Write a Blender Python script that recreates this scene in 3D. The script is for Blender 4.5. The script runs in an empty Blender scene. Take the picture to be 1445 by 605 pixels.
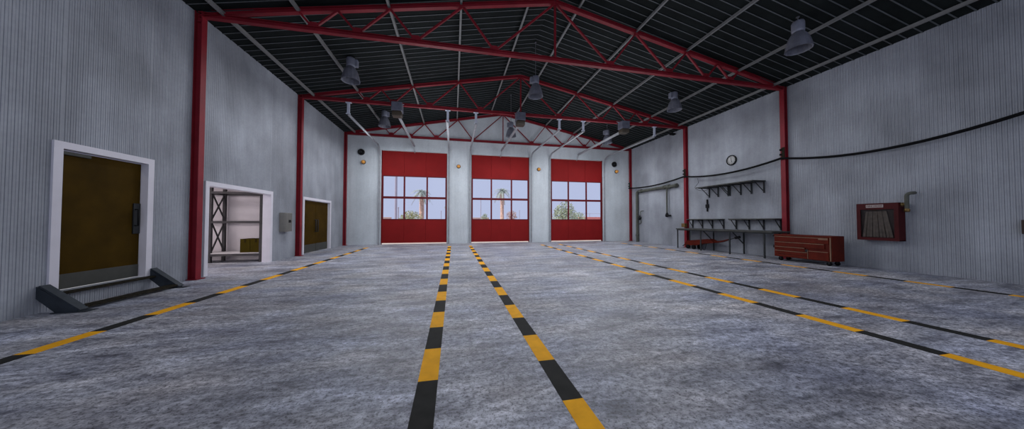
import bpy, bmesh, math, random
from mathutils import Vector, Matrix
random.seed(7)
PI = math.pi
SC = bpy.context.scene
COL = SC.collection

# ------------------------------------------------------------------ room figures (metres)
XL, XR, YB = -6.123, 12.246, 17.60          # left wall, right wall, back wall
YF = -3.2                                   # the unseen front end, left unbuilt to let light in
CX, HW = 3.0615, 9.1845                     # ridge line, half width
EAVE, RIDGE = 6.45, 8.42
def roof_z(x): return RIDGE - (RIDGE - EAVE) * abs(x - CX) / HW
FRAMES = [8.07, 12.60, 17.38]
CAM_H = 1.4

# ------------------------------------------------------------------ materials
def new_mat(name):
    m = bpy.data.materials.new(name); m.use_nodes = True
    nt = m.node_tree; b = nt.nodes['Principled BSDF']
    return m, nt, b
def node(nt, t, **kw):
    n = nt.nodes.new(t)
    for k, v in kw.items(): setattr(n, k, v)
    return n
def noise(nt, vec, scale, detail=4, rough=.55):
    n = node(nt, 'ShaderNodeTexNoise'); n.inputs['Scale'].default_value = scale
    n.inputs['Detail'].default_value = detail; n.inputs['Roughness'].default_value = rough
    nt.links.new(vec, n.inputs['Vector']); return n.outputs['Fac']
def ramp(nt, fac, stops):
    r = node(nt, 'ShaderNodeValToRGB'); e = r.color_ramp.elements
    while len(e) < len(stops): e.new(.5)
    for el, (p, c) in zip(e, stops):
        el.position = p; el.color = (*c, 1)
    nt.links.new(fac, r.inputs['Fac']); return r.outputs['Color']
def mix(nt, fac, a, b, mode='MIX'):
    n = node(nt, 'ShaderNodeMix', data_type='RGBA', blend_type=mode)
    for s, v in ((n.inputs[0], fac), (n.inputs[6], a), (n.inputs[7], b)):
        if isinstance(v, (int, float)): s.default_value = v
        elif isinstance(v, tuple): s.default_value = (*v, 1)
        else: nt.links.new(v, s)
    return n.outputs[2]
def pos(nt, scale=(1, 1, 1)):
    g = node(nt, 'ShaderNodeNewGeometry'); mp = node(nt, 'ShaderNodeMapping')
    mp.inputs['Scale'].default_value = scale
    nt.links.new(g.outputs['Position'], mp.inputs['Vector']); return mp.outputs['Vector']
def plain(name, col, rough=.5, metal=0., vary=.18, scale=3., spec=.22, bump=0.):
    m, nt, b = new_mat(name)
    v = pos(nt)
    f = noise(nt, v, scale, 5, .6)
    lo = tuple(c * (1 - vary) for c in col); hi = tuple(min(1, c * (1 + vary)) for c in col)
    nt.links.new(ramp(nt, f, [(.3, lo), (.7, hi)]), b.inputs['Base Color'])
    b.inputs['Roughness'].default_value = rough; b.inputs['Metallic'].default_value = metal
    b.inputs['Specular IOR Level'].default_value = spec
    if bump:
        bp = node(nt, 'ShaderNodeBump'); bp.inputs['Strength'].default_value = bump; bp.inputs['Distance'].default_value = .01
        nt.links.new(noise(nt, v, scale * 12, 4), bp.inputs['Height']); nt.links.new(bp.outputs['Normal'], b.inputs['Normal'])
    return m
M = {}
M['red_steel'] = plain('red_painted_steel', (.192, .0098, .0185), .55, vary=.2, scale=2.2, spec=.25)
M['red_door'] = plain('red_door_enamel', (.212, .0098, .0102), .7, vary=.1, scale=1.2, spec=.12)
M['red_sash'] = plain('dark_red_sash', (.11, .007, .011), .6, vary=.15, spec=.2)
M['galv'] = plain('galvanised_steel', (.30, .31, .335), .5, .05, .2, 4)
M['hanger'] = plain('pale_hanger_steel', (.55, .58, .68), .4, .1, .12, 4)
M['purlin'] = plain('grey_purlin', (.20, .20, .20), .6, vary=.15)
M['white_trim'] = plain('white_trim_paint', (.66, .64, .70), .5, vary=.06, scale=2)
M['room_white'] = plain('storeroom_plaster', (.62, .58, .60), .8, vary=.07, scale=1.3)
M['brown_door'] = plain('brown_door_leaf', (.046, .025, .002), .7, vary=.25, scale=2.5, spec=.05)
M['kick'] = plain('grey_kick_plate', (.055, .056, .05), .5, .1, .15, 5)
M['dark_metal'] = plain('dark_metal', (.022, .024, .027), .5, .2, .2, 6)
M['stringer'] = plain('blue_grey_step_steel', (.038, .046, .056), .5, .2, .25, 5)
M['tread'] = plain('worn_brown_tread', (.022, .019, .013), .85, vary=.5, scale=22, spec=.08, bump=.5)
M['bench'] = plain('bench_grey_steel', (.036, .039, .041), .6, 0., .2, 4, .12)
M['bench_top'] = plain('bench_worktop', (.062, .062, .058), .6, vary=.25, scale=5, spec=.12)
M['chest_red'] = plain('chest_red_enamel', (.095, .0105, .0045), .5, vary=.25, scale=4, spec=.12)
M['chest_side'] = plain('chest_red_side', (.085, .0095, .005), .5, vary=.2, scale=4, spec=.12)
M['tan_strip'] = plain('tan_drawer_pull', (.22, .13, .085), .45, .2, .15, 6)
M['rubber'] = plain('black_rubber', (.005, .005, .006), .75, vary=.2, scale=8, spec=.1)
M['hose_red'] = plain('hose_cabinet_red', (.055, .0065, .008), .5, vary=.2, scale=4, spec=.12)
M['hose_dark'] = plain('hose_cabinet_lining', (.055, .041, .036), .7, vary=.2, spec=.1)
M['hose'] = plain('canvas_hose', (.135, .108, .084), .9, vary=.25, scale=9, spec=.05)
M['plate'] = plain('sign_plate', (.36, .30, .29), .5, vary=.08)
M['letter'] = plain('sign_letter', (.05, .012, .012), .6, vary=.05)
M['brass'] = plain('old_brass', (.20, .13, .05), .4, .7, .25, 9)
M['pipe'] = plain('green_grey_pipe', (.085, .088, .074), .55, 0., .25, 5, .15)
M['lamp'] = plain('lamp_ribbed_acrylic', (.145, .15, .185), .35, .1, .2, 8, .4)
M['lamp_top'] = plain('lamp_ballast_housing', (.18, .19, .24), .4, .1, .15, 6)
M['lamp_in'] = plain('lamp_inner_face', (.07, .06, .055), .6, vary=.2)
M['rod'] = plain('thin_rod', (.14, .14, .16), .5, .3)
M['opener'] = plain('opener_housing', (.105, .11, .145), .4, .05, .2, 6)
M['lens'] = plain('opener_lens', (.05, .04, .03), .45, vary=.2)
M['ebox_side'] = plain('olive_grey_box', (.235, .225, .205), .5, vary=.12)
M['ebox'] = plain('grey_box_door', (.150, .146, .135), .5, vary=.1)
M['black'] = plain('black_plastic', (.008, .008, .009), .6, vary=.2, spec=.15)
M['amber'] = plain('amber_dome', (.75, .33, .07), .25, vary=.12, scale=12)
M['cardboard'] = plain('brown_cardboard', (.050, .036, .004), .85, vary=.15, scale=4, spec=.05)
M['tape'] = plain('box_tape', (.024, .016, .003), .7, vary=.1, spec=.05)
M['rack'] = plain('rack_steel', (.045, .042, .045), .5, .2, .2, 5)
M['board'] = plain('white_shelf_board', (.6, .57, .58), .7, vary=.05)
M['clock_face'] = plain('clock_face', (.42, .42, .42), .5, vary=.04)
M['yellow'] = plain('hazard_yellow_paint', (.93, .42, .010), .7, vary=.14, scale=6, spec=.15)
M['tape_black'] = plain('hazard_black_paint', (.020, .020, .018), .75, vary=.3, scale=6, spec=.15)
M['tarmac'] = plain('yard_concrete', (.50, .42, .38), .9, vary=.1, scale=.6)
M['trunk'] = plain('palm_trunk', (.64, .42, .33), .9, vary=.3, scale=4)  # trunk colour paled to imitate outdoor haze
M['bark'] = plain('brown_bark', (.35, .25, .22), .9, vary=.3, scale=5)
M['frond'] = plain('palm_frond', (.46, .52, .46), .7, vary=.3, scale=3)  # fronds paled likewise, haze put into the colour
M['leaf'] = plain('olive_leaf', (.46, .47, .28), .7, vary=.35, scale=4)  # leaf colour lightened as painted haze
M['leaf2'] = plain('grey_green_leaf', (.42, .48, .34), .7, vary=.35, scale=4)  # green paled for the same painted haze
M['leaf3'] = plain('rusty_leaf', (.58, .42, .36), .7, vary=.3, scale=4)
M['post'] = plain('pale_post', (.48, .46, .53), .6, vary=.08)  # post tone lifted to stand in for haze
M['post2'] = plain('mauve_pole', (.46, .43, .50), .6, vary=.1)  # pole colour hazed like the post
M['yardwall'] = plain('pink_yard_wall', (.62, .42, .36), .9, vary=.1, scale=2)
M['yardred'] = plain('red_yard_wall', (.75, .26, .22), .8, vary=.2, scale=2)  # red made pinker to paint in haze

def glass_mat():
    m, nt, b = new_mat('window_glass'); nt.nodes.remove(b)
    out = nt.nodes['Material Output']
    t = node(nt, 'ShaderNodeBsdfTransparent'); t.inputs['Color'].default_value = (.93, .94, .97, 1)
    g = node(nt, 'ShaderNodeBsdfGlossy'); g.inputs['Roughness'].default_value = .25
    fr = node(nt, 'ShaderNodeFresnel'); fr.inputs['IOR'].default_value = 1.14
    mx = node(nt, 'ShaderNodeMixShader')
    nt.links.new(fr.outputs[0], mx.inputs[0]); nt.links.new(t.outputs[0], mx.inputs[1]); nt.links.new(g.outputs[0], mx.inputs[2])
    nt.links.new(mx.outputs[0], out.inputs['Surface']); return m
M['glass'] = glass_mat()

def wall_mat(name, base, vertical_axis_scale):
    m, nt, b = new_mat(name)
    big = noise(nt, pos(nt, (.75, .75, .6)), 1.0, 3, .5)               # cloudy weathering
    streak = noise(nt, pos(nt, vertical_axis_scale), 1.0, 4, .6)         # rain streaks down the sheets
    fine = noise(nt, pos(nt), 14, 3, .6)
    c1 = tuple(c * (.74 if base[0] < .5 else .86) for c in base); c2 = tuple(min(1, c * (1.16 if base[0] < .5 else 1.05)) for c in base)
    a = ramp(nt, big, [(.32, c1), (.66, c2)])
    s = ramp(nt, streak, [(.3, (.88, .88, .885)), (.65, (1.05, 1.05, 1.05))])
    f = ramp(nt, fine, [(.3, (.94, .94, .95)), (.7, (1.05, 1.05, 1.05))])
    nt.links.new(mix(nt, 1., mix(nt, 1., a, s, 'MULTIPLY'), f, 'MULTIPLY'), b.inputs['Base Color'])
    b.inputs['Roughness'].default_value = .62; b.inputs['Specular IOR Level'].default_value = .25
    return m
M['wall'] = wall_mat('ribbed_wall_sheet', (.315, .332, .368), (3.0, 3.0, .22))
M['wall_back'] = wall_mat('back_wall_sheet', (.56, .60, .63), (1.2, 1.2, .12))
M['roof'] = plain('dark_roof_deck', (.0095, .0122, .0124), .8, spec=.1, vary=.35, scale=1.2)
M['roof_rib'] = plain('roof_rib_lightened', (.080, .089, .096), .6, vary=.2, scale=3)  # ribs painted lighter than the deck, as if catching light

def floor_mat():
    m, nt, b = new_mat('power_floated_concrete')
    big = noise(nt, pos(nt, (.35, .8, 1)), 1.0, 4, .55)
    mid = noise(nt, pos(nt, (.9, 2.6, 1)), 1.5, 8, .70)
    grit = noise(nt, pos(nt, (1, 1.5, 1)), 13, 6, .72)
    speck = noise(nt, pos(nt), 46, 3, .7)
    tint = noise(nt, pos(nt, (.5, .9, 1)), 1.4, 3, .5)
    c = ramp(nt, big, [(.30, (.20, .205, .243)), (.50, (.325, .333, .380)), (.70, (.46, .465, .513))])
    c = mix(nt, 1., c, ramp(nt, tint, [(.34, (.92, .955, 1.05)), (.5, (1., 1., 1.)), (.68, (1.06, 1.0, .93))]), 'MULTIPLY')
    k = ramp(nt, mid, [(.36, (.40, .40, .44)), (.45, (.84, .84, .85)), (.54, (1.12, 1.12, 1.11)), (.64, (1.58, 1.57, 1.55))])
    g = ramp(nt, grit, [(.37, (.46, .46, .47)), (.5, (1., 1., 1.)), (.63, (1.48, 1.47, 1.45))])
    s = ramp(nt, speck, [(.39, (.38, .38, .38)), (.46, (1., 1., 1.))])
    o = mix(nt, 1., mix(nt, 1., mix(nt, 1., c, k, 'MULTIPLY'), g, 'MULTIPLY'), s, 'MULTIPLY')
    nt.links.new(o, b.inputs['Base Color'])
    rr = ramp(nt, mid, [(.3, (.42, .42, .42)), (.7, (.62, .62, .62))]); nt.links.new(rr, b.inputs['Roughness'])
    b.inputs['Specular IOR Level'].default_value = .45
    bm = node(nt, 'ShaderNodeBump'); bm.inputs['Strength'].default_value = .25; bm.inputs['Distance'].default_value = .004
    nt.links.new(grit, bm.inputs['Height']); nt.links.new(bm.outputs['Normal'], b.inputs['Normal'])
    return m
M['floor'] = floor_mat()

# ------------------------------------------------------------------ mesh helper
class MB:
    def __init__(s): s.v = []; s.f = []; s.mi = []; s.sm = []; s.k = 0
    def add(s, vs, fs, smooth=False):
        o = len(s.v); s.v += [tuple(v) for v in vs]
        for f in fs: s.f.append([i + o for i in f]); s.mi.append(s.k); s.sm.append(smooth)
        return s
    def box(s, a, b):
        x0, y0, z0 = (min(a[i], b[i]) for i in range(3)); x1, y1, z1 = (max(a[i], b[i]) for i in range(3))
        return s.add([(x0, y0, z0), (x1, y0, z0), (x1, y1, z0), (x0, y1, z0), (x0, y0, z1), (x1, y0, z1), (x1, y1, z1), (x0, y1, z1)],
                     [(0, 3, 2, 1), (4, 5, 6, 7), (0, 1, 5, 4), (1, 2, 6, 5), (2, 3, 7, 6), (3, 0, 4, 7)])
    def bbox(s, a, b, r=.01):                                  # box with chamfered edges
        bm = bmesh.new(); bmesh.ops.create_cube(bm, size=1)
        for v in bm.verts: v.co = Vector([(a[i] + b[i]) / 2 + v.co[i] * abs(b[i] - a[i]) for i in range(3)])
        bmesh.ops.bevel(bm, geom=bm.edges[:], offset=r, segments=2, profile=.6, affect='EDGES')
        bm.verts.index_update()
        s.add([v.co[:] for v in bm.verts], [[v.index for v in f.verts] for f in bm.faces]); bm.free(); return s
    def prism(s, poly, axis, lo, hi):                          # poly in the two other axes, in order
        n = len(poly)
        def P(p, t):
            return (t, p[0], p[1]) if axis == 0 else (p[0], t, p[1]) if axis == 1 else (p[0], p[1], t)
        vs = [P(p, lo) for p in poly] + [P(p, hi) for p in poly]
        return s.add(vs, [tuple(range(n)), tuple(range(2 * n - 1, n - 1, -1))] + [(i, i + n, (i + 1) % n + n, (i + 1) % n) for i in range(n)])
    def frame_of(s, d, up=(0, 0, 1)):
        d = Vector(d).normalized(); u = Vector(up)
        if abs(d.dot(u)) > .98: u = Vector((0, 1, 0))
        x = d.cross(u).normalized(); return d, x, x.cross(d).normalized()
    def bar(s, p, q, w, h, up=(0, 0, 1)):                      # rectangular bar p->q, w sideways, h along up
        p, q = Vector(p), Vector(q); d, x, y = s.frame_of(q - p, up)
        vs = [c + x * a * w / 2 + y * b * h / 2 for c in (p, q) for a, b in ((-1, -1), (1, -1), (1, 1), (-1, 1))]
        return s.add(vs, [(0, 1, 2, 3), (7, 6, 5, 4), (0, 4, 5, 1), (1, 5, 6, 2), (2, 6, 7, 3), (3, 7, 4, 0)])
    def ibeam(s, p, q, w, h, t, up=(0, 0, 1)):                 # I section: flanges w wide, h deep along up
        p, q = Vector(p), Vector(q); d, x, y = s.frame_of(q - p, up)
        W, H, e = w / 2, h / 2, t / 2
        pr = [(-W, -H), (W, -H), (W, -H + t), (e, -H + t), (e, H - t), (W, H - t), (W, H), (-W, H), (-W, H - t), (-e, H - t), (-e, -H + t), (-W, -H + t)]
        n = 12; vs = [c + x * a + y * b for c in (p, q) for a, b in pr]
        fs = [(i, i + n, (i + 1) % n + n, (i + 1) % n) for i in range(n)]
        for o in (0, n):
            for qd in ((0, 1, 2, 11), (3, 4, 9, 10), (5, 6, 7, 8)):
                fs.append(tuple(i + o for i in qd))
        return s.add(vs, fs)
    def tube(s, pts, r, n=10, cap=True, smooth=True):
        pts = [Vector(p) for p in pts]; rs = r if isinstance(r, (list, tuple)) else [r] * len(pts)
        x = None; vs = []; m = len(pts)
        for i, p in enumerate(pts):
            d = (pts[min(i + 1, m - 1)] - pts[max(i - 1, 0)]).normalized()
            if x is None: _, x, y = s.frame_of(d)
            else: x = (x - d * x.dot(d)).normalized(); y = x.cross(d)
            vs += [p + (x * math.cos(2 * PI * k / n) + y * math.sin(2 * PI * k / n)) * rs[i] for k in range(n)]
        fs = [(i * n + k, i * n + (k + 1) % n, (i + 1) * n + (k + 1) % n, (i + 1) * n + k) for i in range(m - 1) for k in range(n)]
        s.add(vs, fs, smooth)
        if cap: s.add([vs[k] for k in range(n)] + [vs[(m - 1) * n + k] for k in range(n)], [tuple(range(n - 1, -1, -1)), tuple(range(n, 2 * n))])
        return s
    def lathe(s, c, prof, n=24, axis=(0, 0, 1), smooth=True, cap=True):  # prof: (radius, height along axis)
        c = Vector(c); d, x, y = s.frame_of(axis)
        vs = [c + d * h + (x * math.cos(2 * PI * k / n) + y * math.sin(2 * PI * k / n)) * r for r, h in prof for k in range(n)]
        m = len(prof)
        fs = [(i * n + k, i * n + (k + 1) % n, (i + 1) * n + (k + 1) % n, (i + 1) * n + k) for i in range(m - 1) for k in range(n)]
        s.add(vs, fs, smooth)
        for i in (0, m - 1):
            if cap and prof[i][0] > 1e-4: s.add([vs[i * n + k] for k in range(n)], [tuple(range(n))])
        return s
    def build(s, name, mats, parent=None):
        off = Vector((0, 0, 0)); q = parent
        while q is not None: off += q.location; q = q.parent
        me = bpy.data.meshes.new(name); me.from_pydata([Vector(v) - off for v in s.v], [], s.f)
        mats = mats if isinstance(mats, list) else [mats]
        for m in mats: me.materials.append(M[m])
        me.polygons.foreach_set('material_index', s.mi); me.polygons.foreach_set('use_smooth', s.sm)
        bm = bmesh.new(); bm.from_mesh(me); bmesh.ops.recalc_face_normals(bm, faces=bm.faces[:]); bm.to_mesh(me); bm.free()
        me.update()
        o = bpy.data.objects.new(name, me); COL.objects.link(o)
        if parent is not None: o.parent = parent
        return o

def tag(o, label=None, cat=None, group=None, kind=None):
    if label: o['label'] = label
    if cat: o['category'] = cat
    if group: o['group'] = group
    if kind: o['kind'] = kind
    return o
def thing(name, label, cat, loc=(0, 0, 0), group=None, kind=None):
    o = bpy.data.objects.new(name, None); COL.objects.link(o)
    o.location = loc; o.empty_display_size = .1
    return tag(o, label, cat, group, kind)

# ------------------------------------------------------------------ ribbed sheeting
def ribbed(mb, axis, plane, inward, lo, hi, z0, z1, thick=.2, pitch=.0325, groove=.0105, depth=.0075):
    """sheet from lo to hi along axis (0=x,1=y), face at plane, inward=+1/-1 is the side facing the room; z0,z1 numbers or functions"""
    fz0 = z0 if callable(z0) else (lambda t: z0); fz1 = z1 if callable(z1) else (lambda t: z1)
    pts = [(lo, 0.)]; k = math.ceil(lo / pitch)
    while k * pitch < hi - groove:
        t = k * pitch
        dp = depth * (1. if k % 2 else .55)               # every second groove is shallower
        if t > lo + groove: pts += [(t - groove / 2, 0.), (t - groove * .12, dp), (t + groove * .12, dp), (t + groove / 2, 0.)]
        k += 1
    if axis == 0 and lo < CX < hi: pts.append((CX, 0.)); pts.sort(key=lambda p: p[0])
    pts.append((hi, 0.))
    def P(t, d, z):
        q = plane - inward * d
        return (t, q, z) if axis == 0 else (q, t, z)
    n = len(pts)
    vs = [P(t, d, fz0(t)) for t, d in pts] + [P(t, d, fz1(t)) for t, d in pts] + [P(t, thick, fz0(t)) for t, d in pts] + [P(t, thick, fz1(t)) for t, d in pts]
    fs = []
    for i in range(n - 1):
        fs += [(i, i + 1, n + i + 1, n + i), (2 * n + i, 3 * n + i, 3 * n + i + 1, 2 * n + i + 1), (n + i, n + i + 1, 3 * n + i + 1, 3 * n + i), (i, 2 * n + i, 2 * n + i + 1, i + 1)]
    fs += [(0, n, 3 * n, 2 * n), (n - 1, 3 * n - 1, 4 * n - 1, 2 * n - 1)]
    mb.add(vs, fs)

# ------------------------------------------------------------------ the setting
mb = MB().box((XL - .2, YF, -.12), (XR + .2, YB + .2, 0))
floor = tag(mb.build('floor', 'floor'), 'mottled blue grey concrete hall floor with hazard lines', 'floor', kind='structure')

LINES = [(-4.39, 2.67, 15.75, 'in front of the brown doors'), (-.212, 2.56, 15.75, 'running to the right jamb of the first overhead door'),
         (.922, 2.69, 15.75, 'running to the left jamb of the middle overhead door'), (5.06, 2.58, 15.75, 'running to the right jamb of the middle overhead door'),
         (6.20, 2.70, 15.75, 'running to the left jamb of the third overhead door'), (10.35, 2.62, 15.75, 'along the workbench wall')]
for x, ph, yend, w in LINES:
    mb = MB(); y = ph - 1.25 * 4; h = .625
    while y < yend:
        for k, (a, b) in enumerate(((y, y + h), (y + h, y + 2 * h))):
            a, b = max(a, YF + .5), min(b, yend)
            if b > a: mb.k = k; mb.box((x - .085, a, 0.0), (x + .085, b, .0025))
        y += 2 * h
    s = mb.build('hazard_stripe', ['yellow', 'tape_black'], floor); s['label'] = 'yellow and black hazard line ' + w

# left wall with its three openings
D1, OP, D2 = (5.78, 7.08), (8.50, 10.95), (13.13, 15.60)
mb = MB()
def L(a, b, z0, z1): ribbed(mb, 1, XL, 1, a, b, z0, z1)
ez = EAVE + .03
L(YF, D1[0], 0, ez); L(D1[0], D1[1], 0, .27); L(D1[0], D1[1], 2.56, ez); L(D1[1], OP[0], 0, ez); L(OP[0], OP[1], 2.30, ez)
L(OP[1], D2[0], 0, ez); L(D2[0], D2[1], 2.30, ez); L(D2[1], YB + .2, 0, ez)
tag(mb.build('wall_left', 'wall'), 'grey ribbed metal wall with the brown doors', 'wall', kind='structure')
mb = MB(); ribbed(mb, 1, XR, -1, YF, YB + .2, 0, ez)
tag(mb.build('wall_right', 'wall'), 'grey ribbed metal wall behind the workbench and hose cabinet', 'wall', kind='structure')
DOORS = [(-4.183, -.413), (1.085, 4.855), (6.352, 10.122)]; DH = 5.59
mb = MB(); xs = [XL] + [x for d in DOORS for x in d] + [XR]
gz = lambda t: roof_z(t) + .02
for i in range(0, 8, 2): ribbed(mb, 0, YB, -1, xs[i], xs[i + 1], 0, gz, pitch=.09, groove=.012, depth=.006)
for a, b in DOORS: ribbed(mb, 0, YB, -1, a, b, DH, gz, pitch=.09, groove=.012, depth=.006)
tag(mb.build('wall_back', 'wall_back'), 'pale grey gable wall around the three red overhead doors', 'wall', kind='structure')

# roof deck: ribs run down the slope
mb = MB(); pitch = .262
def rz(x, d): return (x, 0, roof_z(x) + d)
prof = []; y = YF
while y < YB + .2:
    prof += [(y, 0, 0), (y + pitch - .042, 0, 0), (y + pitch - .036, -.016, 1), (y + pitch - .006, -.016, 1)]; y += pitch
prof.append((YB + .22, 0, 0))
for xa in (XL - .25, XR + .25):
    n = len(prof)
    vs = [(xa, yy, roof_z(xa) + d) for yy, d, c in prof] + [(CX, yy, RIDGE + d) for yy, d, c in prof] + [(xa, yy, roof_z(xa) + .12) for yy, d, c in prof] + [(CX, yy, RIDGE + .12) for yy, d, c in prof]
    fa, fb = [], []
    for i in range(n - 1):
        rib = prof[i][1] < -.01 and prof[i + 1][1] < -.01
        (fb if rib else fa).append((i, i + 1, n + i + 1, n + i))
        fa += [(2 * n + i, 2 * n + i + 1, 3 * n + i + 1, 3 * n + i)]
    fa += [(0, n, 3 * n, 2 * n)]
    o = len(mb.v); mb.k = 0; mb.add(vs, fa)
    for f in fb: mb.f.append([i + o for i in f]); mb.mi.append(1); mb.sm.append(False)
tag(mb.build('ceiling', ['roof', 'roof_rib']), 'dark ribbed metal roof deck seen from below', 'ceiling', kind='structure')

# white door frames on the left wall
def door_frame(name, y0, y1, z0, z1, label, fw=.11, sill=False):
    mb = MB()
    xo, xi = XL + .03, XL - .21
    mb.box((xi, y0 - fw, z0), (xo, y0, z1 + fw)); mb.box((xi, y1, z0), (xo, y1 + fw, z1 + fw)); mb.box((xi, y0, z1), (xo, y1, z1 + fw))
    return tag(mb.build(name, 'white_trim'), label, 'door frame', kind='structure')
door_frame('trim_1', D1[0] + .005, D1[1] - .03, .27, 2.55, 'white frame around the raised brown door by the steps')
door_frame('trim_2', OP[0] + .005, OP[1] - .005, 0, 2.29, 'white frame around the open storeroom doorway')
door_frame('trim_3', D2[0] + .005, D2[1] - .005, 0, 2.29, 'white frame around the brown double door')

# storeroom behind the doorway
SX0, SX1, SY0, SY1, SZ = -10.6, XL - .21, 7.3, 11.78, 2.95
tag(MB().box((SX0, SY1, 0), (SX1, SY1 + .12, SZ)).build('wall_storeroom_back', 'room_white'), 'white wall behind the storeroom rack', 'wall', kind='structure')
tag(MB().box((SX0 - .12, SY0, 0), (SX0, SY1 + .12, SZ)).build('wall_storeroom_left', 'room_white'), 'white far wall of the storeroom', 'wall', kind='structure')
tag(MB().box((SX0 - .12, SY0 - .12, 0), (SX1, SY0, SZ)).build('wall_storeroom_front', 'room_white'), 'white near wall of the storeroom', 'wall', kind='structure')
tag(MB().box((SX0 - .12, SY0 - .12, SZ), (SX1, SY1 + .12, SZ + .12)).build('ceiling_storeroom', 'room_white'), 'white storeroom ceiling', 'ceiling', kind='structure')
tag(MB().box((SX0 - .12, SY0 - .12, -.12), (XL - .2, SY1 + .12, 0)).build('floor_storeroom', 'floor'), 'grey concrete storeroom floor', 'floor', kind='structure')

# brown doors
d = thing('door_1', 'brown loading door with grey kick plate raised above steps', 'door', (XL - .1, D1[0], .28), kind='structure')
ya, yb = D1[0] + .012, D1[1] - .04; xa, xb = XL - .14, XL - .085
MB().bbox((xa, ya, .285), (xb, yb, 2.535), .006).build('door_leaf', 'brown_door', d)
MB().bbox((xb, ya + .01, .29), (xb + .012, yb - .01, .53), .004).build('kick_plate', 'kick', d)
MB().bbox((xb, ya + .01, 2.47), (xb + .04, ya + .42, 2.525), .006).build('door_closer', 'kick', d)
h = MB().bbox((xb, yb - .13, 1.14), (xb + .02, yb - .008, 1.74), .006).build('lock_plate', 'dark_metal', d)
mb = MB().tube([(xb + .02, yb - .1, 1.3), (xb + .07, yb - .1, 1.3), (xb + .07, yb - .1, 1.62), (xb + .02, yb - .1, 1.62)], .013, 8)
mb.build('pull_handle', 'black', h)
d = thing('door_2', 'brown double door with grey kick plates beyond the second left column', 'door', (XL - .1, D2[0], 0), kind='structure')
ym = (D2[0] + D2[1]) / 2
for a, b, hy in ((D2[0] + .012, ym - .004, ym - .10), (ym + .004, D2[1] - .012, ym + .10)):
    l = MB().bbox((xa, a, .012), (xb, b, 2.275), .006).build('door_leaf', 'brown_door', d)
    MB().bbox((xb, a + .01, .02), (xb + .012, b - .01, .36), .004).build('kick_plate', 'kick', l)
    MB().tube([(xb, hy, .9), (xb + .06, hy, .9), (xb + .06, hy, 1.44), (xb, hy, 1.44)], .022, 8).build('pull_handle', 'dark_metal', l)

# loading step below door_1
st = thing('loading_step', 'dark steel step with two sloping stringers under the raised brown door', 'step', (XL + .25, 6.4, 0))
for y0 in (5.565, 7.135):
    poly = [(XL + .004, .405), (XL + .004, .225), (XL + .23, .004), (XL + .50, .004), (XL + .50, .03)]
    mb = MB().prism(poly, 1, y0, y0 + .10)
    mb.prism([(XL + .03, .405), (XL + .05, .42), (XL + .53, .035), (XL + .50, .025)], 1, y0 - .006, y0 + .106)
    mb.box((XL + .2, y0 - .03, 0), (XL + .62, y0 + .13, .008))
    mb.build('stringer', 'stringer', st)
MB().bbox((XL + .004, 5.665, .235), (XL + .13, 7.135, .268), .004).build('tread', 'tread', st)
MB().bbox((XL + .36, 5.665, .035), (XL + .50, 7.135, .075), .004).build('tread', 'tread', st)

# ------------------------------------------------------------------ overhead doors, tracks, openers
WHERE = ['left', 'middle', 'right']
for i, (x0, x1) in enumerate(DOORS):
    d = thing('door_%d' % (i + 3), ['red glazed overhead door nearest the left wall', 'red glazed overhead door in the middle of the gable wall', 'red glazed overhead door nearest the right wall'][i],
              'overhead door', ((x0 + x1) / 2, YB + .08, .04), 'overhead doors in the gable wall', 'structure')
    ya, yb = YB + .05, YB + .11
    w = (x1 - x0)
    e = .012
    cols = [(x0 + e, x0 + e + (w - 2 * e) * k / 3, x0 + e + (w - 2 * e) * (k + 1) / 3) for k in range(3)]
    for nm, za, zb in (('upper_panel', 4.09, 5.57), ('lower_panel', .075, 1.47)):
        mb = MB()
        for _, a, b in cols: mb.bbox((a + .004, ya, za), (b - .004, yb, zb), .012)
        mb.box((x0 + e, ya + .02, za), (x1 - e, yb - .01, zb))
        mb.build(nm, 'red_door', d)
    mb = MB(); st_, z0, z1, zr = .085, 1.47, 4.09, 2.79
    mb.box((x0 + e, ya - .01, z0), (x0 + e + st_, yb, z1)); mb.box((x1 - e - st_, ya - .01, z0), (x1 - e, yb, z1))
    px = [x0 + w * .338, x0 + w * .687]
    for p in px: mb.box((p - .045, ya - .006, z0), (p + .045, yb, z1))
    mb.box((x0 + e, ya - .012, zr - .065), (x1 - e, yb, zr + .065)); mb.box((x0 + e, ya - .008, z0 - .015), (x1 - e, yb, z0 + .04)); mb.box((x0 + e, ya - .008, z1 - .04), (x1 - e, yb, z1 + .015))
    mb.build('window_sash', 'red_sash', d)
    mb = MB()
    xe = [x0 + e + st_, *px, x1 - e - st_]
    for k in range(3):
        for a, b in ((z0, zr), (zr, z1)): mb.box((xe[k], yb - .03, a), (xe[k + 1], yb - .024, b))
    mb.build('glazing', 'glass', d)
    # the reveal strips
    mb = MB()
    for a, b in ((x0 - .001, x0 + .011), (x1 - .011, x1 + .001)): mb.box((a, YB - .012, 0), (b, YB + .19, DH))
    tr = tag(mb.build('trim_%d' % (i + 4), 'red_sash'), 'dark red reveal of the %s overhead door' % WHERE[i], 'door trim', kind='structure')

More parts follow.
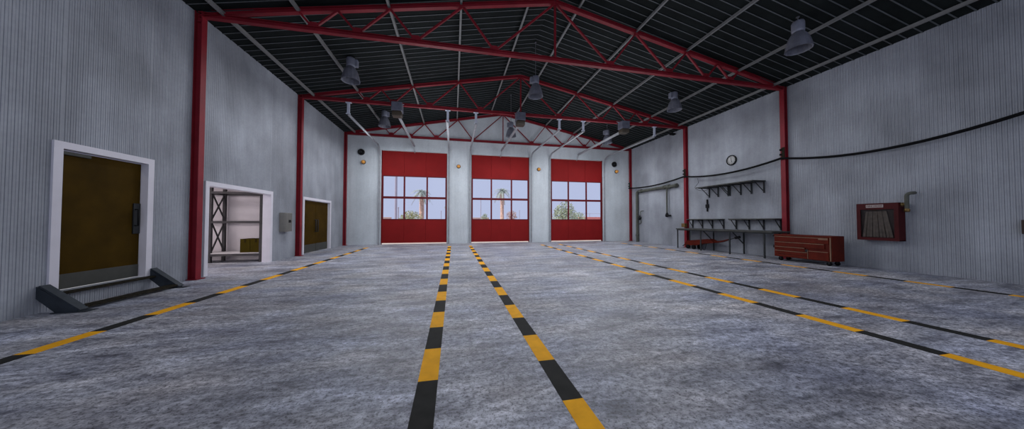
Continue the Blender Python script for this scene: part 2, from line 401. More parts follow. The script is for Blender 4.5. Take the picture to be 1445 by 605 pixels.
TZ = 5.80
def track(x, side, label):
    t = thing('door_track', label, 'door track', (x, YB - .06, 0), 'overhead door tracks')
    R = .55; yv = YB - .07
    pts = [(x, yv, .0), (x, yv, TZ - R)] + [(x, yv - R + R * math.cos(a), TZ - R + R * math.sin(a)) for a in [PI / 2 * k / 8 for k in range(1, 9)]] + [(x, FRAMES[1], TZ)]
    mb = MB()
    for p, q in zip(pts, pts[1:]):
        dq = (Vector(q) - Vector(p)).normalized(); up = Vector((1, 0, 0)).cross(dq)
        mb.bar(Vector(p) - dq * .008, Vector(q) + dq * .008, .055, .075, up)
        mb.bar(Vector(p) + Vector((side * .045, 0, 0)) - dq * .008, Vector(q) + Vector((side * .045, 0, 0)) + dq * .008, .05, .012, up)
    mb.build('rail', 'galv', t)
    mb = MB().bar((x, FRAMES[1], TZ + .03), (x, FRAMES[1], 6.315), .10, .05, (0, 1, 0))
    mb.box((x - .11, FRAMES[1] - .05, 6.295), (x + .11, FRAMES[1] + .05, 6.318)); mb.box((x - .09, FRAMES[1] - .04, TZ + .03), (x + .07, FRAMES[1] + .04, TZ + .06))
    mb.build('hanger', 'hanger', t)
for i, (x0, x1) in enumerate(DOORS):
    nm = ['overhead door nearest the left wall', 'middle overhead door', 'overhead door nearest the right wall'][i]
    track(x0 - .115, 1, 'grey steel track curving up the left jamb of the %s' % nm)
    track(x1 + .135, -1, 'grey steel track curving up the right jamb of the %s' % nm)
    xm = (x0 + x1) / 2 - .02
    t = thing('door_opener', 'grey opener motor on the rail of the %s' % nm, 'door opener', (xm, FRAMES[1] - .3, TZ), 'overhead door openers')
    yy = FRAMES[1] - .42
    MB().bbox((xm - .21, yy - .16, 5.93), (xm + .21, yy + .24, 6.30), .03).build('motor_housing', 'opener', t)
    mb = MB().bbox((xm - .19, yy - .14, 5.72), (xm + .19, yy + .22, 5.93), .04); mb.build('light_lens', 'lens', t)
    mb = MB().bar((xm, yy + .2, 5.86), (xm, YB - .25, 5.86), .09, .07); mb.bar((xm, yy + .2, 5.91), (xm, YB - .25, 5.91), .05, .03); mb.build('drive_rail', 'galv', t)
    MB().bar((xm, YB - .3, 5.84), (xm, YB + .03, 5.5), .035, .02).build('door_arm', 'galv', t)
    for dx in (-.17, .19): MB().bar((xm + dx, yy + .1, 6.28), (xm + dx, FRAMES[1] - .05, 6.40), .04, .02).build('mounting_strap', 'hanger', t)

# ------------------------------------------------------------------ red steel frame
ORD = ['nearest', 'second', 'far corner']
for k, y in enumerate(FRAMES):
    for s, xw in ((1, XL), (-1, XR)):
        side = 'left' if s > 0 else 'right'
        lab = {('left', 0): 'red steel column between the raised brown door and the storeroom doorway', ('left', 1): 'red steel column beside the grey electric box', ('left', 2): 'red steel column in the corner past the double door',
               ('right', 0): 'red steel column behind the red tool chest', ('right', 1): 'red steel column at the far end of the workbench', ('right', 2): 'red steel column in the corner beside the standpipe'}[(side, k)]
        dep, wid = (.155, .15) if k < 2 else (.14, .13)
        t = thing('steel_column', lab, 'column', (xw + s * dep / 2, y, 0), 'red steel columns')
        xc = xw + s * (dep / 2 + .004)
        MB().ibeam((xc, y, .018), (xc, y, 6.46), wid, dep, .016, (1, 0, 0)).build('shaft', 'red_steel', t)
        MB().bbox((xw + s * .004, y - wid / 2 - .05, 0), (xw + s * (dep + .06), y + wid / 2 + .05, .02), .004).build('base_plate', 'red_steel', t)
        if k < 2: MB().box((xw + s * .01, y - .07, 6.2), (xw + s * (dep - .005), y + .07, 6.215)).build('stiffener', 'red_steel', t)
    t = thing('roof_truss', ['red lattice roof truss nearest the viewer, above the tool chest', 'red lattice roof truss carrying the door openers', 'red lattice roof truss against the gable wall'][k], 'roof truss', (CX, y, 6.3), 'red roof trusses')
    zb, c = 6.395, .122
    def tz(r): return 8.21 - (8.21 - 6.40) * abs(r) / HW
    MB().ibeam((XL + .06, y, zb), (XR - .06, y, zb), .12, c, .016).build('bottom_chord', 'red_steel', t)
    for s in (-1, 1): MB().ibeam((CX + s * (HW - .06), y, tz(HW - .06) + .01), (CX + s * .001, y, 8.21), .12, c, .016).build('top_chord', 'red_steel', t)
    MB().bar((CX, y, zb + .05), (CX, y, 8.16), .055, .06, (0, 1, 0)).build('king_post', 'red_steel', t)
    T = [0, 2.83, 4.80, 6.10, 7.0]; B = [1.9, 4.12, 5.62, 6.68]
    for s in (-1, 1):
        for i in range(4):
            for ta in (T[i], T[i + 1]):
                p = Vector((CX + s * ta, y, tz(ta) - .03)); q = Vector((CX + s * B[i], y, zb + .03))
                MB().bar(p, q, .05, .055, (0, 1, 0)).build('brace', 'red_steel', t)
        for b in B: MB().prism([(CX + s * b - .16, zb + .06), (CX + s * b + .16, zb + .06), (CX + s * b + .08, zb + .2), (CX + s * b - .08, zb + .2)], 1, y - .008, y + .008).build('gusset', 'red_steel', t)

PR = [-8.62, -7.0, -4.82, -2.87, -.80, .80, 2.87, 4.82, 7.0, 8.62]
wl = ['nearest the left wall', 'second from the left wall', 'third from the left wall', 'fourth from the left wall', 'just left of the ridge',
      'just right of the ridge', 'fourth from the right wall', 'third from the right wall', 'second from the right wall', 'nearest the right wall']
for r, w in zip(PR, wl):
    x = CX + r; z = roof_z(x) - .10
    mb = MB().bar((x, YF, z + .015), (x, YB - .01, z + .015), .045, .085)
    mb.box((x - .04, YF, z - .032), (x + .02, YB - .01, z - .024))
    tag(mb.build('purlin', 'purlin'), 'long grey roof purlin %s' % w, 'purlin', 'grey roof purlins')

# ------------------------------------------------------------------ high-bay lamps
def lamp(x, y, z, label, turn=0.):
    t = thing('high_bay_lamp', label, 'lamp', (x, y, z), 'high bay lamps')
    out = [(.105, .50), (.14, .455), (.185, .385), (.222, .30), (.250, .20), (.270, .10), (.282, .02), (.290, .0)]
    inn = [(r - .012, h) for r, h in out[::-1]]
    n = 28
    mb = MB(); c = Vector((x, y, z))
    ring = out + inn
    vs = []
    for r, h in ring:
        for k in range(n):
            rr = r * (1 + (.018 if k % 2 else -.018)); a = 2 * PI * k / n
            vs.append((x + rr * math.cos(a), y + rr * math.sin(a), z + h))
    m = len(ring)
    mb.add(vs, [(i * n + k, i * n + (k + 1) % n, ((i + 1) % m) * n + (k + 1) % n, ((i + 1) % m) * n + k) for i in range(m) for k in range(n)])
    mb.build('shade', 'lamp', t)
    MB().lathe((x, y, z), [(.09, .46), (.10, .44), (.06, .36), (.06, .22), (.045, .17), (.001, .15)], 16).build('bulb', 'lamp_in', t)
    ca, sa = math.cos(turn), math.sin(turn)
    h = MB()
    h.lathe((x, y, z + .5), [(.11, -.02), (.135, 0), (.14, .05), (.14, .25), (.12, .29), (.05, .30)], 20)
    h.build('ballast_housing', 'lamp_top', t)
    q = MB(); cx, cy = x + .15 * ca, y + .15 * sa
    q.bbox((cx - .07, cy - .08, z + .53), (cx + .07, cy + .08, z + .76), .02); q.build('capacitor_box', 'lamp_top', t)
    r = MB().tube([(x, y, z + .79), (x, y, roof_z(x) - .001)], .011, 8)
    r.lathe((x, y, roof_z(x) - .03), [(.035, 0), (.04, .02), (.02, .029)], 10); r.build('hanging_rod', 'rod', t)
LAMPS = [(-3.47, 10.33, 6.17, 'grey bell lamp hanging left, in front of the opener truss', .3), (-3.45, 15.0, 6.17, 'grey bell lamp hanging left, nearer the gable wall', .4),
         (3.11, 10.33, 6.25, 'grey bell lamp on a long rod under the ridge, before the opener truss', 2.9), (3.09, 15.0, 6.08, 'grey bell lamp under the ridge, beyond the middle door opener', 2.8),
         (9.33, 5.8, 6.14, 'large grey bell lamp hanging right, before the nearest roof truss', .5), (9.43, 10.33, 6.24, 'grey bell lamp hanging right, between the two front roof trusses', 3.0), (8.97, 15.0, 6.04, 'small grey bell lamp beside the third door opener', 2.9)]
for a in LAMPS: lamp(*a)

# ------------------------------------------------------------------ gable wall fittings
for x, z, w in ((-5.285, 5.40, 'left'), (11.03, 5.37, 'right')):
    t = thing('alarm_bell', 'round black alarm sounder high on the gable wall near the %s corner' % w, 'alarm', (x, YB, z), 'alarm sounders')
    MB().lathe((x, YB, z), [(.15, 0), (.185, .02), (.185, .08), (.16, .11), (.12, .115), (.10, .07), (.001, .06)], 24, (0, -1, 0)).build('housing', 'black', t)
    MB().lathe((x, YB - .05, z), [(.06, 0), (.05, .03), (.001, .04)], 16, (0, -1, 0)).build('dome', 'dark_metal', t)
for x, z, lab in ((-5.16, 4.82, 'amber beacon below the left alarm sounder'), (.29, 4.785, 'amber beacon between the left and middle overhead doors'), (5.50, 4.80, 'amber beacon between the middle and right overhead doors'), (11.2, 4.865, 'amber beacon below the right alarm sounder')):
    t = thing('warning_beacon', lab, 'beacon', (x, YB, z), 'amber warning beacons')
    MB().lathe((x, YB, z), [(.12, 0), (.125, .03), (.105, .05)], 20, (0, -1, 0)).build('base', 'black', t)
    MB().lathe((x, YB - .05, z), [(.098, 0), (.10, .08), (.085, .13), (.05, .16), (.001, .17)], 20, (0, -1, 0)).build('dome', 'amber', t)

# ------------------------------------------------------------------ electric box on the left wall
t = thing('electric_box', 'grey electric cabinet on the wall beside the second left column', 'electric box', (XL, 11.68, 1.0))
MB().bbox((XL + .003, 11.47, 1.0), (XL + .19, 11.90, 1.69), .008).build('cabinet', 'ebox_side', t)
dr = MB().bbox((XL + .19, 11.485, 1.015), (XL + .205, 11.885, 1.675), .005).build('door', 'ebox', t)
MB().bbox((XL + .205, 11.66, 1.33), (XL + .215, 11.80, 1.43), .004).build('latch', 'black', dr)

# ------------------------------------------------------------------ storeroom rack and boxes
t = thing('storage_rack', 'dark steel pallet rack in the storeroom with cross braced end', 'rack', (-7.1, 11.3, 0))
px = (-7.87, -6.42)
for x in px + (-9.4,):
    for y in (11.05, 11.62): MB().bar((x, y, 0), (x, y, 2.5), .085, .07, (0, 1, 0)).build('post', 'rack', t)
for x in (-7.87,):
    mb = MB()
    for za, zb in ((.28, 1.33), (1.38, 2.3)):
        mb.bar((x, 11.06, za), (x, 11.61, zb), .035, .03, (1, 0, 0)); mb.bar((x + .03, 11.06, zb), (x + .03, 11.61, za), .035, .03, (1, 0, 0))
    for z in (.25, 1.35, 2.32): mb.bar((x, 11.06, z), (x, 11.61, z), .04, .05)
    mb.build('cross_brace', 'rack', t)
for z in (.255, 1.35, 2.33):
    for y in (11.05, 11.62): MB().bar((-9.44, y - .045 * (1 if y < 11.3 else -1), z), (-6.37, y - .045 * (1 if y < 11.3 else -1), z), .03, .075).build('beam', 'rack', t)
MB().bbox((-9.38, 11.02, .294), (-6.46, 11.64, .322), .004).build('shelf_board', 'board', t)
for x0, x1, lab in ((-7.06, -6.775, 'brown cardboard box on the rack shelf, further from the doorway jamb'), (-6.765, -6.44, 'brown cardboard box on the rack shelf, next to the rack post')):
    t = thing('cardboard_box', lab, 'box', ((x0 + x1) / 2, 11.3, .323), 'cardboard boxes on the storeroom rack')
    MB().bbox((x0, 11.10, .323), (x1, 11.52, .78), .006).build('carton', 'cardboard', t)
    MB().box(((x0 + x1) / 2 - .03, 11.096, .66), ((x0 + x1) / 2 + .03, 11.53, .784)).build('tape_strip', 'tape', t)
mb = MB().bbox((-7.35, 10.2, SZ - .08), (-6.75, 10.34, SZ), .01)
tag(mb.build('ceiling_light', 'board'), 'slim white light fitting on the storeroom ceiling', 'light')

# ------------------------------------------------------------------ right wall: bench, shelves
t = thing('workbench', 'long grey steel workbench along the right wall', 'workbench', (11.8, 10.1, 0))
MB().bbox((11.36, 7.98, .965), (12.235, 12.46, 1.02), .008).build('worktop', 'bench_top', t)
for y in (8.28, 9.62, 11.03, 12.40):
    MB().bar((11.42, y, 0), (11.42, y, .965), .042, .042, (0, 1, 0)).build('leg', 'bench', t)
    MB().bar((12.16, y, 0), (12.16, y, .965), .042, .042, (0, 1, 0)).build('leg', 'bench', t)
for y in (9.62, 11.03): MB().bar((11.55, y, .95), (12.15, y, .42), .032, .032).build('brace', 'bench', t)
for x in (11.42, 12.16): MB().bar((x, 8.0, .945), (x, 12.44, .945), .035, .045).build('top_rail', 'bench', t)

def shelf(label, y0, y1, z, depth, ys, drop=.46):
    t = thing('wall_shelf', label, 'shelf', (XR - depth / 2, (y0 + y1) / 2, z - .4), 'bracketed wall shelves')
    xw = XR - .004
    MB().bbox((xw - depth, y0, z - .04), (xw, y1, z), .005).build('board', 'bench_top', t)
    for y in ys:
        mb = MB().bar((xw - .03, y, z - .05), (xw - .03, y, z - drop), .035, .045, (0, 1, 0))
        mb.bar((xw - .03, y, z - drop + .05), (xw - depth * .72, y, z - .055), .022, .028, (0, 1, 0)); mb.bar((xw, y, z - .055), (xw - depth + .02, y, z - .055), .03, .025)
        mb.build('bracket', 'bench', t)
shelf('long grey shelf below the wall clock', 8.78, 11.40, 3.03, .68, (11.275, 10.81, 10.32, 10.24, 9.755, 9.31, 8.83), .50)
shelf('low shelf above the far half of the workbench', 10.52, 12.30, 1.50, .37, (12.26, 11.68, 11.13, 10.56), .46)
shelf('low shelf above the near half of the workbench', 8.22, 10.02, 1.50, .42, (9.98, 9.43, 8.865, 8.27), .46)

# clock
cy, cz = 10.14, 4.13
t = thing('wall_clock', 'round black rimmed clock on the right wall', 'clock', (XR, cy, cz))
MB().lathe((XR - .003, cy, cz), [(.225, 0), (.232, .03), (.225, .06), (.195, .062), (.19, .03), (.19, 0)], 32, (-1, 0, 0), True, False).build('rim', 'black', t)
MB().lathe((XR - .003, cy, cz), [(.192, .01), (.192, .038), (.001, .039)], 32, (-1, 0, 0)).build('face', 'clock_face', t)
mb = MB()
for k in range(12):
    a = PI / 6 * k; mb.bar((XR - .045, cy + .15 * math.sin(a), cz + .15 * math.cos(a)), (XR - .045, cy + .18 * math.sin(a), cz + .18 * math.cos(a)), .014, .004, (1, 0, 0))
mb.build('hour_marks', 'black', t)
MB().bar((XR - .048, cy, cz), (XR - .048, cy + .03, cz + .15), .014, .004, (1, 0, 0)).build('minute_hand', 'black', t)
MB().bar((XR - .05, cy, cz), (XR - .05, cy - .02, cz - .09), .018, .004, (1, 0, 0)).build('hour_hand', 'black', t)

# cable along the wall and its brackets
xc = XR - .215
def sag(a, b, dz, n=14): return [(xc, a[0] + (b[0] - a[0]) * k / n, a[1] + (b[1] - a[1]) * k / n - dz * 4 * (k / n) * (1 - k / n)) for k in range(n)]
pts = sag((17.38, 3.70), (12.60, 3.77), .16) + sag((12.60, 3.77), (8.07, 3.76), .22) + sag((8.07, 3.76), (3.54, 3.74), .30) + [(xc, 3.54, 3.74), (xc, 3.2, 3.68), (xc, YF + .4, 3.6)]
tag(MB().tube(pts, .040, 10).build('power_cable', 'rubber'), 'thick black cable sagging from column to column on the right wall', 'cable')
for y, z, lab in ((17.38, 3.70, 'in the far corner by the standpipe'), (12.60, 3.77, 'on the column at the workbench end'), (8.07, 3.76, 'on the column behind the tool chest')):
    xf = XR - (.16 if y < 17 else .145)
    t = thing('cable_bracket', 'rusty cable bracket with dark knobs ' + lab, 'bracket', (xf, y, z), 'cable brackets on the columns')
    MB().bbox((xf - .022, y - .07, z - .06), (xf - .001, y + .03, z + .40), .004).build('plate', 'tread', t)
    for dz in (.14, .32):
        MB().lathe((xf - .01, y + .03, z + dz), [(.03, 0), (.045, .015), (.03, .03), (.045, .045), (.03, .06), (.001, .065)], 12, (-.6, .8, 0)).build('insulator_knob', 'black', t)
    MB().bar((xf - .02, y - .03, z), (xc + .03, y - .03, z), .04, .03).build('hook', 'black', t) if y > 17 else None

# standpipe
t = thing('standpipe', 'grey green pipe rising from the floor and running along the right wall', 'pipe', (XR - .14, 16.62, 0))
xp = XR - .13; R = .16; zt = 3.37; yv = 16.6
pts = [(xp, yv, .0), (xp, yv, zt - R)] + [(xp, yv - R + R * math.cos(a), zt - R + R * math.sin(a)) for a in [PI / 2 * k / 6 for k in range(1, 7)]] + [(xp, 13.2, zt)]
MB().tube(pts, .085, 14).build('main_pipe', 'pipe', t)
mb = MB()
for y in (16.15, 14.1, 13.75, 13.22): mb.lathe((xp, y, zt), [(.085, -.06), (.12, -.06), (.12, .06), (.085, .06)], 14, (0, 1, 0))
mb.lathe((xp, yv, .45), [(.085, -.06), (.105, -.06), (.105, .06), (.085, .06)], 14); mb.build('coupling', 'pipe', t)
dp = MB().tube([(xp, 13.92, zt), (xp, 13.92, 1.85)], .04, 10).build('drop_pipe', 'pipe', t)
mb = MB().lathe((xp, 13.92, 1.62), [(.03, 0), (.09, .03), (.10, .12), (.07, .2), (.04, .26)], 12); mb.bbox((xp - .06, 13.65, 1.66), (xp + .06, 13.9, 1.76), .02); mb.build('drop_valve', 'black', dp)
vl = MB().lathe((xp - .04, 16.27, 1.46), [(.03, 0), (.075, .04), (.095, .13), (.10, .17), (.055, .21), (.035, .30)], 14).build('valve_body', 'black', t)
MB().lathe((xp - .14, 16.27, 1.60), [(.07, 0), (.08, .012), (.07, .025), (.02, .03)], 14, (-1, 0, 0)).build('hand_wheel', 'dark_metal', vl)
mb = MB().tube([(xp, 16.27, 1.76), (xp, 16.27, 1.95), (xp, 16.2, 2.05), (xp, 15.95, 2.06)], .025, 8)
mb.tube([(xp, 16.25, 1.45), (xp, 16.2, 1.3), (xp, 16.3, 1.2), (xp, 16.55, 1.22)], .03, 8); mb.tube([(xp - .05, 16.27, 1.6), (xp - .05, 16.55, 1.6)], .03, 8)
mb.build('valve_pipe', 'pipe', vl)

# brown box on the column, CCTV, cord, hanging tool, call point
mb = MB().bbox((XR - .30, 12.48, 1.07), (XR - .161, 12.72, 1.27), .008)
tag(mb.build('junction_box', 'brass'), 'small brown junction box on the column above the bench end', 'box')
t = thing('security_camera', 'small dark camera high on the right wall beneath the roof', 'camera', (XR, 13.35, 6.25))
MB().bbox((XR - .36, 13.27, 6.22), (XR - .10, 13.41, 6.34), .02).build('body', 'black', t)
MB().tube([(XR - .003, 13.34, 6.3), (XR - .11, 13.34, 6.3)], .03, 8).build('mount', 'dark_metal', t)
MB().lathe((XR - .36, 13.34, 6.28), [(.05, 0), (.05, .04), (.03, .05)], 12, (-1, 0, 0)).build('lens_hood', 'black', t)
xw = XR - .02
tag(MB().tube([(xw - .19, 11.75, 3.55), (xw - .3, 11.6, 3.3), (xw - .68, 11.43, 3.05), (xw - .70, 11.38, 2.97), (xw - .55, 11.33, 2.89), (xw - .3, 11.29, 2.86), (xw - .08, 11.285, 2.93)], .008, 6).build('hanging_cord', 'dark_metal'), 'thin dark cord looping off the far end of the long shelf', 'cord')
t = thing('air_tool', 'black hand tool hanging on the wall below the long shelf', 'hand tool', (xw, 11.38, 1.85))
MB().bbox((xw - .04, 11.36, 1.86), (xw + .016, 11.42, 2.46), .012).build('barrel', 'black', t)
MB().bbox((xw - .05, 11.31, 2.04), (xw + .016, 11.47, 2.22), .02).build('grip', 'black', t)
t = thing('call_point', 'small dark box on the ribbed wall to the right of the hose cabinet', 'wall box', (XR, 3.52, 1.12))
MB().bbox((XR - .10, 3.36, 1.12), (XR - .003, 3.66, 1.43), .01).build('case', 'hose_dark', t)
MB().bbox((XR - .115, 3.40, 1.16), (XR - .10, 3.60, 1.39), .006).build('cover', 'tan_strip', t)

# ------------------------------------------------------------------ trolley jack under the bench
t = thing('trolley_jack', 'red trolley jack with long handle under the workbench', 'trolley jack', (11.86, 11.6, 0))
X0 = 11.84
for s in (-1, 1):
    xx = X0 + s * .14
    MB().prism([(12.30, .14), (12.12, .40), (11.40, .49), (10.90, .555), (10.65, .46), (10.62, .39), (11.07, .34), (11.6, .20)], 0, xx - .02, xx + .02).build('side_plate', 'chest_red', t)
MB().prism([(12.1, .2), (11.9, .33), (11.0, .46), (10.9, .38), (11.6, .2)], 0, X0 - .12, X0 + .12).build('hydraulic_body', 'chest_red', t)
MB().prism([(10.90, .50), (10.65, .46), (10.25, .53), (9.98, .615), (9.97, .575), (10.28, .46), (10.65, .39), (10.90, .42)], 0, X0 - .06, X0 + .06).build('handle_socket', 'chest_red', t)
hd = MB().tube([(X0, 10.1, .555), (X0, 9.62, .70)], .018, 8).build('handle', 'dark_metal', t)
MB().tube([(X0, 9.72, .67), (X0, 9.53, .725)], .055, 10).build('grip', 'black', hd)
MB().tube([(X0, 12.25, .15), (X0, 12.42, .16), (X0, 12.52, .10)], .025, 8).build('lifting_arm', 'dark_metal', t)
for y in (12.02, 11.68):
    for s in (-1, 1):
        MB().lathe((X0 + s * .17, y, .105), [(.03, -.045), (.09, -.045), (.105, -.03), (.105, .03), (.09, .045), (.03, .045)], 18, (1, 0, 0)).build('wheel', 'rubber', t)
MB().tube([(X0 - .1, 11.32, .31), (X0 - .1, 11.2, .008), (X0 - .1, 11.12, .008), (X0 - .1, 11.02, .34)], .010, 6).build('support_leg', 'dark_metal', t)

# ------------------------------------------------------------------ tool chest
t = thing('tool_chest', 'wide red tool chest on casters in front of the right wall column', 'tool chest', (11.72, 7.15, 0))
x0, x1, y0, y1, z0, z1 = 11.40, 11.92, 6.36, 7.95, .14, .925
MB().bbox((x0 + .02, y0, z0), (x1, y1, z1), .012).build('carcass', 'chest_side', t)
MB().bbox((x0 - .004, y0 + .005, z1 - .05), (x1 - .01, y1 - .005, z1 + .006), .008).build('lid', 'chest_red', t)
def drawer(ya, yb, za, zb, pull=True):
    dd = MB().bbox((x0 - .002, ya, za), (x0 + .03, yb, zb), .006).build('drawer', 'chest_red', t)
    if pull: MB().bbox((x0 - .014, ya + .015, zb - .022), (x0 + .002, yb - .015, zb - .004), .003).build('drawer_pull', 'tan_strip', dd)
fy0 = y0 + .08; w = y1 - fy0 - .02
drawer(fy0, y1 - .02, .68, .865); drawer(fy0 + .1, y1 - .02, .515, .67)
drawer(fy0 + w * .40, y1 - .02, .375, .505); drawer(fy0 + w * .36, y1 - .02, .245, .365); drawer(fy0 + w * .36, y1 - .02, .15, .235, False)
drawer(fy0, fy0 + w * .345, .15, .43)
MB().bbox((x0 - .006, fy0 + .02, .80), (x0 + .004, fy0 + .25, .845), .003).build('name_plate', 'tan_strip', t)
MB().box((x0 - .006, y0 + .03, z0 + .01), (x0 + .02, y0 + .055, .88)).build('corner_trim', 'tan_strip', t)
MB().box((x0 - .006, fy0 + w * .35, .15), (x0 + .02, fy0 + w * .358, .43)).build('drawer_trim', 'tan_strip', t)
MB().bbox((x0 - .005, fy0 + w * .345, .38), (x0 + .01, fy0 + w * .40, .46), .004).build('lock', 'dark_metal', t)
MB().tube([(x0 + .06, y1, .86), (x0 + .06, y1 + .06, .86), (x1 - .06, y1 + .06, .86), (x1 - .06, y1, .86)], .018, 8).build('push_handle', 'black', t)
MB().bbox((x0 + .03, y1, .44), (x1 - .03, y1 + .05, .54), .01).build('side_bracket', 'dark_metal', t)
for x in (x0 + .09, x1 - .09):
    for y in (y0 + .1, y1 - .18):
        c = MB().bar((x, y, .141), (x, y + .02, .06), .035, .08, (1, 0, 0)).build('caster', 'dark_metal', t)
        MB().lathe((x, y + .02, .062), [(.02, -.024), (.062, -.024), (.062, .024), (.02, .024)], 14, (1, 0, 0)).build('wheel', 'rubber', c)

# ------------------------------------------------------------------ fire hose cabinet
t = thing('hose_cabinet', 'red fire hose cabinet with glazed front on the right wall', 'fire hose cabinet', (12.12, 5.7, .84))
x0, x1, y0, y1, z0, z1 = 11.99, XR - .004, 5.29, 6.10, .845, 1.915
mb = MB()
mb.box((x1 - .012, y0, z0), (x1, y1, z1)); mb.box((x0, y0, z0), (x1, y0 + .02, z1)); mb.box((x0, y1 - .02, z0), (x1, y1, z1)); mb.box((x0, y0, z0), (x1, y1, z0 + .02)); mb.box((x0, y0, z1 - .02), (x1, y1, z1))
mb.build('case', 'hose_red', t)
wy0, wy1, wz0, wz1 = 5.37, 6.02, .925, 1.735
mb = MB()
for a, b in (((y0, z0), (wy0, z1)), ((wy1, z0), (y1, z1)), ((wy0, z0), (wy1, wz0)), ((wy0, wz1), (wy1, z1))): mb.box((x0 - .022, a[0], a[1]), (x0, b[0], b[1]))
dr = mb.build('door', 'hose_red', t)
MB().box((x0 - .012, wy0, wz0), (x0 - .008, wy1, wz1)).build('door_glass', 'glass', dr)
MB().box((x0 + .045, y0 + .02, z0 + .02), (x0 + .055, y1 - .02, z1 - .02)).build('lining', 'hose_dark', t)
mb = MB(); n = 9                                     # flaked canvas hose: pleats hung from the rack, fanning out below
for k in range(n):
    ta, tb = 5.52 + (.40) * k / n, 5.52 + .40 * (k + 1) / n; ba, bb = 5.40 + .60 * k / n, 5.40 + .60 * (k + 1) / n
    xx = x0 + .012 + .010 * (k % 2)
    g = .006
    mb.add([(xx, ta, 1.68), (xx, tb, 1.68), (xx - .006, bb - g, .94), (xx - .006, ba + g, .94), (xx + .022, ta, 1.68), (xx + .022, tb, 1.68), (xx + .022, bb - g, .94), (xx + .022, ba + g, .94)],
           [(0, 1, 2, 3), (4, 7, 6, 5), (0, 4, 5, 1), (1, 5, 6, 2), (2, 6, 7, 3), (3, 7, 4, 0)])
mb.build('folded_hose', 'hose', t)
pl = MB().bbox((x0 - .03, 5.56, 1.79), (x0 - .022, 5.90, 1.875), .002).build('sign_plate', 'plate', t)
cu = bpy.data.curves.new('sign_lettering', 'FONT'); cu.body = 'FIRE HOSE'; cu.size = .068; cu.align_x = 'CENTER'; cu.align_y = 'CENTER'; cu.extrude = .001
cu.materials.append(M['letter']); tf = bpy.data.objects.new('sign_text', cu); COL.objects.link(tf); bpy.context.view_layer.update()
tx = bpy.data.objects.new('sign_lettering', bpy.data.meshes.new_from_object(tf.evaluated_get(bpy.context.evaluated_depsgraph_get()))); COL.objects.link(tx); tx.parent = pl
bpy.data.objects.remove(tf)
tx.location = Vector((x0 - .0312, 5.73, 1.8325)) - Vector(t.location); tx.rotation_euler = (PI / 2, 0, -PI / 2)
pp = MB().tube([(XR - .16, 5.19, 1.70), (XR - .16, 5.19, 2.08)] + [(XR - .16, 5.19 - .08 + .08 * math.cos(a), 2.08 + .08 * math.sin(a)) for a in (PI / 6, PI / 3, PI / 2)] + [(XR - .12, 5.10, 2.16), (XR - .06, 5.095, 2.165)], .042, 12).build('riser_pipe', 'pipe', t)
mb = MB().tube([(XR - .16, 5.288, 1.86), (XR - .16, 5.20, 1.86)], .03, 10); mb.lathe((XR - .16, 5.27, 1.86), [(.03, -.02), (.055, -.015), (.055, .015), (.03, .02)], 12, (0, 1, 0)); mb.build('brass_valve', 'brass', t)
MB().lathe((XR - .16, 5.19, 1.68), [(.03, -.03), (.05, -.02), (.055, .03), (.04, .07)], 12).build('brass_cap', 'brass', pp)
o = MB().tube([(x1 - .02, y1 + .001, 1.75), (x1 - .02, y1 + .02, 1.75)], .02, 8); o.build('hinge', 'dark_metal', t)

# ------------------------------------------------------------------ the yard beyond the doors
tag(MB().box((-60, YB + .2, -.16), (90, 130, -.04)).build('ground', 'tarmac'), 'pale sunlit yard outside the doors', 'ground', kind='structure')
def at(px, Y):                                        # bearing seen through the windows at distance Y
    import math as m
    yaw = .2071; u = (px - 722.5) / 392.1
    return Y * m.tan(yaw + m.atan(u)) if True else 0
def zat(py, Y, x):
    yaw = .2071; d = x * math.sin(yaw) + Y * math.cos(yaw)
    return CAM_H + (310.5 - py) / 392.1 * d
G0 = -.04
def blades(mb, c, n, R, size, flat=.8):
    for _ in range(n):
        while True:
            v = Vector((random.uniform(-1, 1), random.uniform(-1, 1), random.uniform(-1, 1)))
            if v.length < 1: break
        p = Vector(c) + Vector((v.x * R[0], v.y * R[1], v.z * R[2]))
        a = Vector((random.gauss(0, 1), random.gauss(0, 1), random.gauss(0, 1))).normalized(); b = a.cross(Vector((random.gauss(0, 1), random.gauss(0, 1), random.gauss(0, 1)))).normalized()
        s = size * random.uniform(.6, 1.3)
        mb.add([p - a * s, p + b * s * .4, p + a * s, p - b * s * .4], [(0, 1, 2, 3)])
def bush(px, Y, ytop, wpx, label, leaf, n=700):
    x = at(px, Y); zt = zat(ytop, Y, x); r = wpx / 392.1 * Y / 2
    t = thing('shrub', label, 'shrub', (x, Y, G0), 'bushes in the yard')
    mb = MB(); blades(mb, (x, Y, zt * .60), n, (r, r, zt * .42), .16); blades(mb, (x - r * .3, Y, zt * .45), n // 2, (r * .9, r, zt * .42), .16); mb.build('foliage', leaf, t)
    mb = MB()
    for k in range(5): mb.tube([(x, Y, G0), (x + random.uniform(-.5, .5) * r, Y + random.uniform(-.4, .4) * r, zt * .6)], .04, 6)
    mb.build('stems', 'bark', t)
